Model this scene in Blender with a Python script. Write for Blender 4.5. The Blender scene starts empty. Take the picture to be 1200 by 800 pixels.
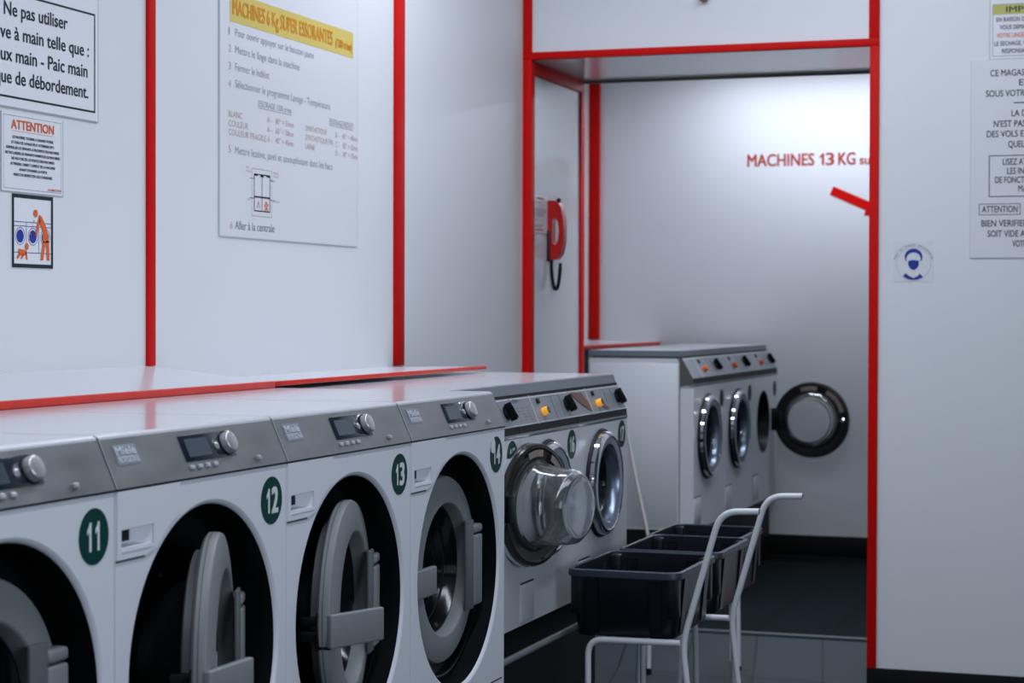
import bpy, bmesh, math, random
from mathutils import Vector, Matrix
random.seed(7)
scene = bpy.context.scene
col = scene.collection
PI = math.pi
def rad(a): return math.radians(a)

# ------------------------------------------------------------------ camera
YAW, PITCH, ROLL, FPX = 0.328953903, 0.015229311, 0.00287351865, 2318.60282
EYE = 1.40
cam_data = bpy.data.cameras.new('camera')
cam = bpy.data.objects.new('camera', cam_data); col.objects.link(cam)
cy, sy = math.cos(YAW), math.sin(YAW)
f0 = Vector((-sy, cy, 0)); r0 = Vector((cy, sy, 0)); u0 = Vector((0, 0, 1))
fw = f0*math.cos(PITCH) - u0*math.sin(PITCH)
up = u0*math.cos(PITCH) + f0*math.sin(PITCH)
rr = r0*math.cos(ROLL) + up*math.sin(ROLL)
uu = up*math.cos(ROLL) - r0*math.sin(ROLL)
m3 = Matrix((rr, uu, -fw)).transposed()
cam.matrix_world = Matrix.Translation((0, 0, EYE)) @ m3.to_4x4()
cam_data.sensor_width = 36.0
cam_data.lens = 36.0*FPX/1200.0
cam_data.clip_start = 0.05; cam_data.clip_end = 60
cam_data.dof.use_dof = True
cam_data.dof.focus_distance = 4.3
cam_data.dof.aperture_fstop = 7.0
scene.camera = cam

# ------------------------------------------------------------------ world, lights, exposure
world = bpy.data.worlds.new('world'); scene.world = world
world.use_nodes = True
world.node_tree.nodes['Background'].inputs[0].default_value = (0.55, 0.75, 1.0, 1)
world.node_tree.nodes['Background'].inputs[1].default_value = 0.05
scene.view_settings.view_transform = 'Standard'
scene.view_settings.look = 'None'
scene.view_settings.gamma = 1.0
scene.view_settings.use_curve_mapping = False
scene.view_settings.exposure = 0.0

def area(name, loc, sx, sy_, power, colour, rot=(0, 0, 0), spread=180):
    l = bpy.data.lights.new(name, 'AREA'); l.shape = 'RECTANGLE'
    l.size = sx; l.size_y = sy_; l.energy = power; l.color = colour
    l.spread = rad(spread)
    o = bpy.data.objects.new(name, l); o.location = loc; o.rotation_euler = rot
    col.objects.link(o); return o
COOL = (0.81, 0.87, 1.0)
area('ceiling_tubes', (-0.85, 3.55, 3.20), 0.20, 6.2, 62, COOL)
area('ceiling_tubes', (-1.75, 5.70, 3.20), 1.0, 0.20, 20, COOL)
area('unseen_fill', (2.55, 1.4, 1.6), 1.6, 3.2, 68, (0.74, 0.86, 1.0), (0, rad(90), 0))  # added side fill to brighten the machine fronts, no window there
area('unseen_fill', (0.9, -2.5, 1.75), 3.0, 1.7, 8, (0.76, 0.86, 1.0), (rad(90), 0, 0))  # weak daylight assumed from a shop window behind the camera
area('back_ceiling_tubes', (-1.6, 10.22, 2.75), 1.8, 0.14, 23, COOL)
area('back_ceiling_tubes', (-1.7, 8.30, 2.75), 1.8, 0.14, 14, COOL, (0, 0, 0), 85)

# ------------------------------------------------------------------ materials
def mat(name, c, rough=0.5, metal=0.0, coat=0.0, emit=None, estr=0.0, trans=0.0, ior=1.45,
        noise=0.0, nscale=8.0, bump=0.0, bscale=60.0, aniso=None, spec=0.5):
    m = bpy.data.materials.new(name); m.use_nodes = True
    nt = m.node_tree; b = nt.nodes['Principled BSDF']
    b.inputs['Base Color'].default_value = (*c, 1)
    b.inputs['Roughness'].default_value = rough
    b.inputs['Metallic'].default_value = metal
    b.inputs['Specular IOR Level'].default_value = spec
    b.inputs['IOR'].default_value = ior
    b.inputs['Coat Weight'].default_value = coat
    b.inputs['Coat Roughness'].default_value = 0.12
    b.inputs['Transmission Weight'].default_value = trans
    if emit:
        b.inputs['Emission Color'].default_value = (*emit, 1)
        b.inputs['Emission Strength'].default_value = estr
    if noise or bump:
        tc = nt.nodes.new('ShaderNodeTexCoord')
        mp = nt.nodes.new('ShaderNodeMapping')
        if aniso: mp.inputs['Scale'].default_value = aniso
        nt.links.new(tc.outputs['Object'], mp.inputs['Vector'])
    if noise:
        n = nt.nodes.new('ShaderNodeTexNoise'); n.inputs['Scale'].default_value = nscale
        n.inputs['Detail'].default_value = 6
        nt.links.new(mp.outputs['Vector'], n.inputs['Vector'])
        mx = nt.nodes.new('ShaderNodeMix'); mx.data_type = 'RGBA'
        mx.inputs['A'].default_value = (*[max(0, v*(1-noise)) for v in c], 1)
        mx.inputs['B'].default_value = (*[min(1, v*(1+noise)) for v in c], 1)
        nt.links.new(n.outputs['Fac'], mx.inputs['Factor'])
        nt.links.new(mx.outputs['Result'], b.inputs['Base Color'])
        if metal:
            mr = nt.nodes.new('ShaderNodeMapRange')
            mr.inputs['To Min'].default_value = rough*0.75; mr.inputs['To Max'].default_value = rough*1.25
            nt.links.new(n.outputs['Fac'], mr.inputs['Value'])
            nt.links.new(mr.outputs['Result'], b.inputs['Roughness'])
    if bump:
        n2 = nt.nodes.new('ShaderNodeTexNoise'); n2.inputs['Scale'].default_value = bscale
        nt.links.new(mp.outputs['Vector'], n2.inputs['Vector'])
        bp = nt.nodes.new('ShaderNodeBump'); bp.inputs['Strength'].default_value = bump
        bp.inputs['Distance'].default_value = 0.002
        nt.links.new(n2.outputs['Fac'], bp.inputs['Height'])
        nt.links.new(bp.outputs['Normal'], b.inputs['Normal'])
    return m

M = {}
M['soffit'] = mat('glossy white laminate', (0.78, 0.795, 0.81), 0.16)
M['wall'] = mat('white wall laminate', (0.76, 0.775, 0.795), 0.42, noise=0.02, nscale=3, bump=0.03, bscale=90)
M['shelf'] = mat('white shelf laminate', (0.70, 0.71, 0.74), 0.22, noise=0.02, nscale=4)
M['wall_shade'] = mat('unseen wall toned to cut bounce', (0.10, 0.14, 0.17), 0.7)  # unseen walls coloured dark blue to cut and tint the bounce light
M['ceiling'] = mat('ceiling white', (0.55, 0.56, 0.58), 0.8)
M['red'] = mat('red paint', (0.62, 0.004, 0.002), 0.5, spec=0.15, noise=0.12, nscale=14)
M['orange_edge'] = mat('worn red shelf edge', (0.70, 0.022, 0.006), 0.35, noise=0.2, nscale=22)
M['black'] = mat('black rubber', (0.005, 0.0055, 0.006), 0.45, spec=0.3)
M['black_gloss'] = mat('black gloss plastic', (0.004, 0.0045, 0.0055), 0.30, spec=0.35)
M['skirting'] = mat('black skirting', (0.004, 0.004, 0.0045), 0.6, spec=0.3)
M['enamel'] = mat('white enamel', (0.70, 0.71, 0.76), 0.32, noise=0.015, nscale=5)
M['old_enamel'] = mat('aged white enamel', (0.60, 0.62, 0.65), 0.30, noise=0.05, nscale=4)
M['top'] = mat('machine top white', (0.68, 0.69, 0.72), 0.16, coat=0.3)
M['steel'] = mat('brushed steel', (0.36, 0.362, 0.36), 0.42, metal=0.85, noise=0.3, nscale=7, aniso=(1, 1, 3))
M['steel_edge'] = mat('pale steel edge', (0.62, 0.63, 0.65), 0.3, metal=0.5)
M['chrome'] = mat('chrome', (0.80, 0.82, 0.85), 0.07, metal=1.0)
M['emblem'] = mat('chrome emblem', (0.75, 0.80, 0.86), 0.3, metal=0.2)
M['emblem_plate'] = mat('grey emblem plate', (0.28, 0.31, 0.34), 0.35)
M['blue_steel'] = mat('blued steel ring', (0.23, 0.28, 0.36), 0.28, metal=0.8)
M['grey_plastic'] = mat('grey plastic', (0.20, 0.208, 0.212), 0.5, bump=0.05, bscale=400)
M['grey_dark'] = mat('dark grey plastic', (0.11, 0.115, 0.12), 0.45)
M['knob'] = mat('satin metal knob', (0.55, 0.55, 0.55), 0.35, metal=0.7)
M['display'] = mat('dark display glass', (0.010, 0.018, 0.030), 0.12)
M['screen'] = mat('grey lcd screen', (0.055, 0.075, 0.095), 0.18)
M['green'] = mat('dark green sticker', (0.002, 0.045, 0.036), 0.5, spec=0.12)
M['number'] = mat('pale sticker digits', (0.70, 0.74, 0.74), 0.5)
M['old_panel'] = mat('grey control fascia', (0.24, 0.265, 0.285), 0.42, metal=0.25, noise=0.12, nscale=12)
M['old_lid'] = mat('grey lid band', (0.15, 0.175, 0.195), 0.38, noise=0.04)
M['old_dark'] = mat('dark fascia band', (0.012, 0.014, 0.015), 0.55, spec=0.2)
M['old_print'] = mat('grey fascia print', (0.16, 0.175, 0.19), 0.5)
M['side_brown'] = mat('brown panel end', (0.09, 0.083, 0.072), 0.5)
M['patch_brown'] = mat('mottled brown patch', (0.15, 0.070, 0.045), 0.6, noise=0.5, nscale=40)
M['lamp_amber'] = mat('lit amber button', (0.9, 0.40, 0.03), 0.3, emit=(1.0, 0.42, 0.03), estr=0.4)
M['button_orange'] = mat('orange button', (0.75, 0.14, 0.03), 0.35)
M['teal'] = mat('dark teal button', (0.006, 0.05, 0.05), 0.3)
M['drum'] = mat('drum steel', (0.16, 0.17, 0.18), 0.3, metal=0.9)
M['drum_bright'] = mat('bright drum steel', (0.55, 0.57, 0.6), 0.3, metal=0.6)
M['glass'] = mat('door glass', (0.93, 0.96, 0.97), 0.03, trans=1.0)
M['glass_dark'] = mat('smoked door glass', (0.012, 0.014, 0.016), 0.12, trans=0.5)
M['glass_frost'] = mat('cloudy door glass', (0.95, 0.97, 0.98), 0.07, trans=0.96)
M['ring_dark'] = mat('dark brown door ring', (0.030, 0.027, 0.024), 0.25, metal=0.3)
M['ring_tan'] = mat('worn tan metal', (0.42, 0.34, 0.29), 0.35, metal=0.6, noise=0.3, nscale=30)
M['bin'] = mat('dark blue-black plastic', (0.005, 0.007, 0.011), 0.30, noise=0.1, nscale=10)
M['bin_rim'] = mat('blue-black rim with painted highlight', (0.028, 0.040, 0.058), 0.38, noise=0.25, nscale=25)  # bluish rim highlight put into the colour, paler than the bin
M['tube'] = mat('white painted tube', (0.72, 0.73, 0.77), 0.3)
M['hose'] = mat('pale hose', (0.55, 0.53, 0.50), 0.5)
M['paper'] = mat('white notice', (0.80, 0.81, 0.84), 0.35)
M['plexi'] = mat('pale notice panel', (0.755, 0.765, 0.79), 0.22)
M['plexi_edge'] = mat('grey panel edge', (0.40, 0.42, 0.46), 0.3)
M['panel_line'] = mat('faint panel edge', (0.56, 0.58, 0.62), 0.3)
M['ink'] = mat('navy black ink', (0.006, 0.014, 0.022), 0.5)
M['ink_grey'] = mat('faded and glare-washed grey ink', (0.33, 0.345, 0.38), 0.5)  # glare wash put into the board's ink; on the jamb paper, real fading
M['ink_mid'] = mat('part glare-washed ink', (0.16, 0.18, 0.205), 0.5)  # board ink paled to imitate glare
M['ink_pink'] = mat('glare-washed red ink', (0.56, 0.37, 0.36), 0.5)  # board's red ink, paled by glare in the colour itself
M['ink_orange'] = mat('orange ink', (0.75, 0.13, 0.02), 0.5)
M['ink_red'] = mat('red lettering', (0.42, 0.045, 0.02), 0.5)
M['yellow'] = mat('faded yellow band', (0.70, 0.55, 0.13), 0.5)
M['yellow_dull'] = mat('dull yellow band', (0.52, 0.50, 0.13), 0.5)
M['title'] = mat('amber lettering', (0.78, 0.30, 0.01), 0.5, noise=0.3, nscale=60)
M['ink_blue'] = mat('blue ink', (0.006, 0.035, 0.30), 0.5)
M['ink_pale'] = mat('pale blue print', (0.28, 0.36, 0.42), 0.5)
M['phone_red'] = mat('red phone plastic', (0.50, 0.010, 0.008), 0.3)
M['phone_dark'] = mat('dark red plastic', (0.06, 0.006, 0.006), 0.35)
M['brown_knob'] = mat('copper brown fitting', (0.30, 0.15, 0.10), 0.4)
def floor_mat(name, rot, shift, bw, rh, g=1.0, sp=0.25, ro=0.6):
    m = bpy.data.materials.new(name); m.use_nodes = True
    nt = m.node_tree; b = nt.nodes['Principled BSDF']
    tc = nt.nodes.new('ShaderNodeTexCoord'); mp = nt.nodes.new('ShaderNodeMapping')
    mp.inputs['Rotation'].default_value = (0, 0, rad(rot))
    mp.inputs['Location'].default_value = (shift[0], shift[1], 0)
    nt.links.new(tc.outputs['Object'], mp.inputs['Vector'])
    br = nt.nodes.new('ShaderNodeTexBrick'); br.offset = 0.0
    br.inputs['Scale'].default_value = 1.0
    br.inputs['Brick Width'].default_value = bw; br.inputs['Row Height'].default_value = rh
    br.inputs['Mortar Size'].default_value = 0.0045
    br.inputs['Color1'].default_value = (0.014*g, 0.024*g, 0.029*g, 1)
    br.inputs['Color2'].default_value = (0.017*g, 0.028*g, 0.034*g, 1)
    br.inputs['Mortar'].default_value = (0.002, 0.0025, 0.003, 1)
    nt.links.new(mp.outputs['Vector'], br.inputs['Vector'])
    nt.links.new(br.outputs['Color'], b.inputs['Base Color'])
    b.inputs['Roughness'].default_value = ro
    b.inputs['Specular IOR Level'].default_value = sp
    return m
M['floor'] = floor_mat('dark slate floor tile', -10, (-.017, 0), .265, .40)
M['floor_ramp'] = floor_mat('dark slate ramp tile', -10, (-.017, 0), .265, 40, 1.0)
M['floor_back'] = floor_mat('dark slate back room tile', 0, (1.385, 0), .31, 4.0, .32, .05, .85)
M['threshold'] = mat('worn grey threshold', (0.040, 0.052, 0.060), 0.5)

# ------------------------------------------------------------------ mesh helpers
class MB:
    def __init__(s): s.bm = bmesh.new()
    def face(s, pts):
        return s.bm.faces.new([s.bm.verts.new(p) for p in pts])
    def merge(s, b2):
        me = bpy.data.meshes.new('tmp'); b2.to_mesh(me); b2.free()
        s.bm.from_mesh(me); bpy.data.meshes.remove(me); return s
    def box(s, x0, x1, y0, y1, z0, z1, bev=0.0, seg=2):
        b = bmesh.new(); bmesh.ops.create_cube(b, size=1)
        for v in b.verts:
            v.co = Vector((x0+(x1-x0)*(v.co.x+.5), y0+(y1-y0)*(v.co.y+.5), z0+(z1-z0)*(v.co.z+.5)))
        if bev: bmesh.ops.bevel(b, geom=b.edges[:], offset=bev, segments=seg, affect='EDGES', profile=0.5)
        return s.merge(b)
    def obox(s, o, u, v, n, au, bu, av, bv, an, bn, bev=0.0):
        """box in the frame o,u,v,n"""
        b = bmesh.new(); bmesh.ops.create_cube(b, size=1)
        for q in b.verts:
            q.co = o + u*(au+(bu-au)*(q.co.x+.5)) + v*(av+(bv-av)*(q.co.y+.5)) + n*(an+(bn-an)*(q.co.z+.5))
        if bev: bmesh.ops.bevel(b, geom=b.edges[:], offset=bev, segments=2, affect='EDGES', profile=0.5)
        return s.merge(b)
    def prism(s, prof, y0, y1):
        """closed (x,z) profile pushed along y"""
        a = [s.bm.verts.new((x, y0, z)) for x, z in prof]; c = [s.bm.verts.new((x, y1, z)) for x, z in prof]
        s.bm.faces.new(a); s.bm.faces.new(c[::-1]); n = len(prof)
        for i in range(n): s.bm.faces.new((a[i], a[(i+1) % n], c[(i+1) % n], c[i]))
        return s
    def lathe(s, prof, c, axis='X', n=64, caps=(False, False), closed=False):
        E = {'X': (Vector((1, 0, 0)), Vector((0, 1, 0)), Vector((0, 0, 1))),
             'Y': (Vector((0, 1, 0)), Vector((0, 0, 1)), Vector((1, 0, 0))),
             'Z': (Vector((0, 0, 1)), Vector((1, 0, 0)), Vector((0, 1, 0)))}
        A, e1, e2 = E[axis] if isinstance(axis, str) else axis
        c = Vector(c); rings = []
        for r, a in prof:
            rings.append([s.bm.verts.new(c + A*a + (e1*math.cos(2*PI*k/n) + e2*math.sin(2*PI*k/n))*r) for k in range(n)])
        R = rings + ([rings[0]] if closed else [])
        for p, q in zip(R[:-1], R[1:]):
            for k in range(n): s.bm.faces.new((p[k], p[(k+1) % n], q[(k+1) % n], q[k]))
        if caps[0]: s.bm.faces.new(rings[0][::-1])
        if caps[1]: s.bm.faces.new(rings[-1])
        return s
    def tube(s, pts, r, n=12, caps=True):
        pts = [Vector(p) for p in pts]; rings = []; prev = None
        for i, p in enumerate(pts):
            t = (pts[min(i+1, len(pts)-1)] - pts[max(i-1, 0)]).normalized()
            if prev is None:
                a = Vector((0, 0, 1)) if abs(t.z) < .9 else Vector((1, 0, 0))
                e1 = t.cross(a).normalized()
            else:
                e1 = (prev - t*prev.dot(t)).normalized()
            prev = e1; e2 = t.cross(e1)
            rings.append([s.bm.verts.new(p + (e1*math.cos(2*PI*k/n)+e2*math.sin(2*PI*k/n))*r) for k in range(n)])
        for p, q in zip(rings[:-1], rings[1:]):
            for k in range(n): s.bm.faces.new((p[k], p[(k+1) % n], q[(k+1) % n], q[k]))
        if caps: s.bm.faces.new(rings[0][::-1]); s.bm.faces.new(rings[-1])
        return s
    def plate(s, outer, holes, F, t):
        """outline with holes, F maps (a,b,depth) to a point, thickness t from 0 to t"""
        b = bmesh.new(); es = []; loops = []
        for lp in [outer] + holes:
            vs = [b.verts.new(F(a, c, 0)) for a, c in lp]; loops.append(vs)
            for i in range(len(vs)): es.append(b.edges.new((vs[i], vs[(i+1) % len(vs)])))
        bmesh.ops.triangle_fill(b, use_beauty=True, use_dissolve=False, edges=es)
        if t:
            pts = [F(a, c, t) for lp in [outer]+holes for a, c in lp]
            base = [v for l in loops for v in l]
            mp = {v: b.verts.new(p) for v, p in zip(base, pts)}
            for f in list(b.faces): b.faces.new([mp[v] for v in f.verts][::-1])
            for l in loops:
                for i in range(len(l)):
                    p, q = l[i], l[(i+1) % len(l)]
                    b.faces.new((p, q, mp[q], mp[p]))
        return s.merge(b)
    def loft(s, rings, cap0=True, cap1=True, close=False):
        R = [[s.bm.verts.new(p) for p in r] for r in rings]; n = len(R[0])
        L = R + ([R[0]] if close else [])
        for p, q in zip(L[:-1], L[1:]):
            for k in range(n): s.bm.faces.new((p[k], p[(k+1) % n], q[(k+1) % n], q[k]))
        if cap0 and not close: s.bm.faces.new(R[0][::-1])
        if cap1 and not close: s.bm.faces.new(R[-1])
        return s
    def build(s, name, m, parent=None, loc=(0, 0, 0), smooth=True, recalc=True, ang=38):
        if recalc: bmesh.ops.recalc_face_normals(s.bm, faces=s.bm.faces[:])
        me = bpy.data.meshes.new(name); s.bm.to_mesh(me); s.bm.free()
        if smooth:
            me.shade_smooth(); me.set_sharp_from_angle(angle=rad(ang))
        me.materials.append(M[m] if isinstance(m, str) else m)
        o = bpy.data.objects.new(name, me); col.objects.link(o)
        o.location = loc
        if parent: o.parent = parent
        return o

def tag(o, label=None, cat=None, group=None, kind=None):
    if label: o['label'] = label
    if cat: o['category'] = cat
    if group: o['group'] = group
    if kind: o['kind'] = kind
    return o
def struct(o): o['kind'] = 'structure'; return o
def thing(name, loc, label, cat, group=None, rz=0):
    o = bpy.data.objects.new(name, None); o.empty_display_size = 0.1
    o.location = loc; o.rotation_euler = (0, 0, rz); col.objects.link(o)
    return tag(o, label, cat, group)
KIDS = {}
def kids(o): return [c for c in bpy.data.objects if c.parent == o]
def copy_tree(o, parent=None):
    c = o.copy(); col.objects.link(c)
    if parent: c.parent = parent
    for ch in kids(o): copy_tree(ch, c)
    return c
def child(o, name):
    for c in kids(o):
        if c.name.split('.')[0] == name: return c

def fillet(pts, r=0.05, n=6):
    """round the inner corners of a polyline"""
    pts = [Vector(p) for p in pts]; out = [pts[0]]
    for i in range(1, len(pts)-1):
        a, b, c = pts[i-1], pts[i], pts[i+1]
        d1 = min(r, (a-b).length*.45); d2 = min(r, (c-b).length*.45)
        p, q = b+(a-b).normalized()*d1, b+(c-b).normalized()*d2
        for k in range(n+1):
            t = k/n; out.append(p*(1-t)**2 + b*2*t*(1-t) + q*t*t)
    out.append(pts[-1]); return out

ONE = [(.42, 0), (.66, 0), (.66, 1.0), (.47, 1.0), (.36, .86), (.20, .76), (.20, .57), (.32, .62), (.42, .70)]
# lettering ----------------------------------------------------------
_tcache = {}
def glyphs(text, bold=0.0):
    key = (text, bold)
    if key in _tcache: return _tcache[key]
    cu = bpy.data.curves.new('lettering_curve', 'FONT'); cu.body = text; cu.size = 1.0
    cu.offset = bold; cu.resolution_u = 3; cu.fill_mode = 'FRONT'
    o = bpy.data.objects.new('lettering_tmp', cu); col.objects.link(o)
    dg = bpy.context.evaluated_depsgraph_get(); dg.update()
    me = bpy.data.meshes.new_from_object(o.evaluated_get(dg))
    vs = [v.co.copy() for v in me.vertices]; fs = [tuple(p.vertices) for p in me.polygons]
    bpy.data.objects.remove(o); bpy.data.curves.remove(cu); bpy.data.meshes.remove(me)
    _tcache[key] = (vs, fs); return vs, fs
def cap_height(bold=0.0):
    vs, fs = glyphs('H', bold)
    return max(v.y for v in vs)
def write(mb, text, F, a, b, h, w=None, bold=0.0, align='L', rise=0.0):
    """letters of cap height h and total width w with the baseline start (a,b) in the sign's own frame F(a,b)"""
    vs, fs = glyphs(text)
    if not vs: return
    x0, x1 = min(v.x for v in vs), max(v.x for v in vs)
    k = h/cap_height(); kx = (w/(x1-x0)) if w else k*0.62
    off = 0 if align == 'L' else (-(x1-x0)*kx if align == 'R' else -(x1-x0)*kx/2)
    e = bold*k*.9                      # heavier strokes: the outline repeated a little to every side
    nrm = (Vector(F(a+1, b))-Vector(F(a, b))).cross(Vector(F(a, b+1))-Vector(F(a, b))).normalized()
    for i_, (dx, dy) in enumerate([(0, 0)] if not bold else [(-e, -e*.6), (e, -e*.6), (-e, e*.6), (e, e*.6), (0, 0)]):
        nv = [mb.bm.verts.new(Vector(F(a+off+dx+(v.x-x0)*kx, b+dy+v.y*k)) + nrm*.00012*i_) for v in vs]
        for f in fs: mb.bm.faces.new([nv[i] for i in f])
def rect(a0, a1, b0, b1): return [(a0, b0), (a1, b0), (a1, b1), (a0, b1)]
def circ(a, b, r, n=32, ry=None): return [(a+r*math.cos(2*PI*k/n), b+(ry or r)*math.sin(2*PI*k/n)) for k in range(n)]
def flat(mb, pts, F): mb.face([F(a, b) for a, b in pts])
def frame_lines(mb, a0, a1, b0, b1, t, F):
    for q in (rect(a0, a1, b1-t, b1), rect(a0, a1, b0, b0+t), rect(a0, a0+t, b0+t, b1-t), rect(a1-t, a1, b0+t, b1-t)): flat(mb, q, F)

# ------------------------------------------------------------------ the setting
WX = -2.44; DY = 7.278; JY = 8.03; BY = 10.70; BZ = 0.075; CZ = 3.30; CB = 2.78
# floor: front room, sloping doorway, back room
b = MB().box(-2.6, 2.6, -2.6, 7.48, -0.1, 0.0)
struct(b.build('floor', 'floor', smooth=False))
ramp = MB()
def ramp_ring(x): return [(x, 7.48, -0.1), (x, 8.04, -0.1), (x, 8.04, BZ), (x, 7.48, 0.0)]
ramp.loft([ramp_ring(-2.6), ramp_ring(1.2)])
struct(ramp.build('floor_ramp', 'floor_ramp', smooth=False))
struct(MB().box(-3.4, 1.2, 8.04, BY+.1, -0.1, BZ).build('floor_back', 'floor_back', smooth=False))
struct(MB().box(-2.4, 1.2, 8.005, 8.05, BZ-.02, BZ+.006, .003).build('trim_threshold', 'threshold', smooth=False))
# walls
struct(MB().box(WX-.12, WX, -2.6, JY, 0, CZ).build('wall_left', 'wall', smooth=False))
struct(MB().box(WX, WX+.02, DY+.034, JY, 0, 2.374).build('wall_jamb', 'soffit', smooth=False))
struct(MB().box(WX+.02, -1.07, DY+.02, JY-.005, 2.3732, 2.3775).build('ceiling_doorway', 'soffit', smooth=False))
wp = MB()
wp.box(WX, -1.07, DY, JY, 2.3775, CZ)
wp.box(-1.07, 2.6, DY, DY+.12, 0, CZ)
wp.box(-1.07, 2.6, JY-.06, JY, 0, CZ)
struct(wp.build('wall_right', 'wall', smooth=False))
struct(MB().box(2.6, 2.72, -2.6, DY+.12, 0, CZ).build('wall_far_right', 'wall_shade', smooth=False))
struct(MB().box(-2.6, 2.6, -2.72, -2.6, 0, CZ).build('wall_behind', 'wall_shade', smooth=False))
struct(MB().box(-2.6, 2.72, -2.72, JY, CZ, CZ+.1).build('ceiling', 'ceiling', smooth=False))
struct(MB().box(-3.32, -3.19, JY-.4, BY+.1, BZ-.1, CZ).build('wall_back_left', 'wall', smooth=False))
struct(MB().box(-3.32, 1.2, BY, BY+.12, BZ-.1, CZ).build('wall_back', 'wall', smooth=False))
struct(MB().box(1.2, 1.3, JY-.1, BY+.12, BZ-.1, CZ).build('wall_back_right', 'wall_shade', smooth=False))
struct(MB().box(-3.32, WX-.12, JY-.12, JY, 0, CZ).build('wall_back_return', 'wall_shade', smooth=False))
struct(MB().box(-3.32, 1.3, JY, BY+.12, CB, CB+.1).build('ceiling_back', 'ceiling', smooth=False))
struct(MB().box(-1.104, 2.6, DY-.012, DY, 0, .098, .002).build('baseboard_right', 'skirting'))
struct(MB().box(-3.19, 1.2, BY-.014, BY, BZ, .187, .002).build('baseboard_back', 'skirting'))
# red trim strips
tn = [0]
def trim(x0, x1, y0, y1, z0, z1, m='red', bev=.002):
    tn[0] += 1
    return struct(MB().box(x0, x1, y0, y1, z0, z1, bev).build('trim_%d' % tn[0], m))
trim(WX, WX+.008, 4.340, 4.379, 1.262, CZ)
trim(WX, WX+.008, 5.950, 6.034, 1.222, CZ)
trim(WX, WX+.036, DY-.012, DY+.034, 0, 2.374)            # left post of the doorway
trim(WX, WX+.036, DY-.012, DY, 2.399, CZ)
trim(-1.104, -1.070, DY-.012, DY+.02, .098, 2.374)       # right post
trim(-1.108, -1.070, DY-.012, DY, 2.399, CZ)
trim(WX, -1.070, DY-.014, DY+.02, 2.372, 2.399)          # bottom edge of the lintel
trim(WX+.020, WX+.030, DY+.034, JY-.03, 2.318, 2.370)    # along the soffit
trim(WX+.020, WX+.028, 7.955, 8.012, 0, 2.338)           # end of the jamb
trim(WX, -1.07, JY-.004, JY+.010, 2.362, 2.376, 'side_brown')
trim(-3.19, -3.13, BY-.03, BY, 1.245, CB)                # corner post of the back room

# ------------------------------------------------------------------ shelves behind the machines
def shelf(name, label, pts_back, xf, y0, y1, zf, zb, xb, th, edge_h, mname):
    t = thing(name, (xf, y0, zf), label, 'shelf')
    L = y1-y0; dz = zb-zf; dx = xb-xf
    b = MB(); b.loft([[(0, y, -th), (0, y, 0), (dx, y, dz), (dx, y, dz-th)] for y in (0, L)])
    b.build('board', 'shelf', t, smooth=False)
    MB().box(0, .012, 0, L, -edge_h+.003, .003, .003).build('red_edge', mname, t)
    return t
shelf('wall_shelf', 'white shelf board behind the 6 kg machines, nearest to the camera, thick red front edge',
      None, -2.112, 0.4, 4.372, 1.226, 1.262, WX, .012, .018, 'orange_edge')
shelf('wall_shelf', 'white shelf board beyond the first one, below the yellow-headed notice, thin red front edge',
      None, -2.112, 4.376, 5.905, 1.225, 1.220, WX, .010, .012, 'orange_edge')
shelf('wall_shelf', 'white shelf with red edge behind the machines in the back room',
      None, -2.79, 8.45, BY, 1.232, 1.240, -3.19, .02, .020, 'orange_edge')

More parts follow.
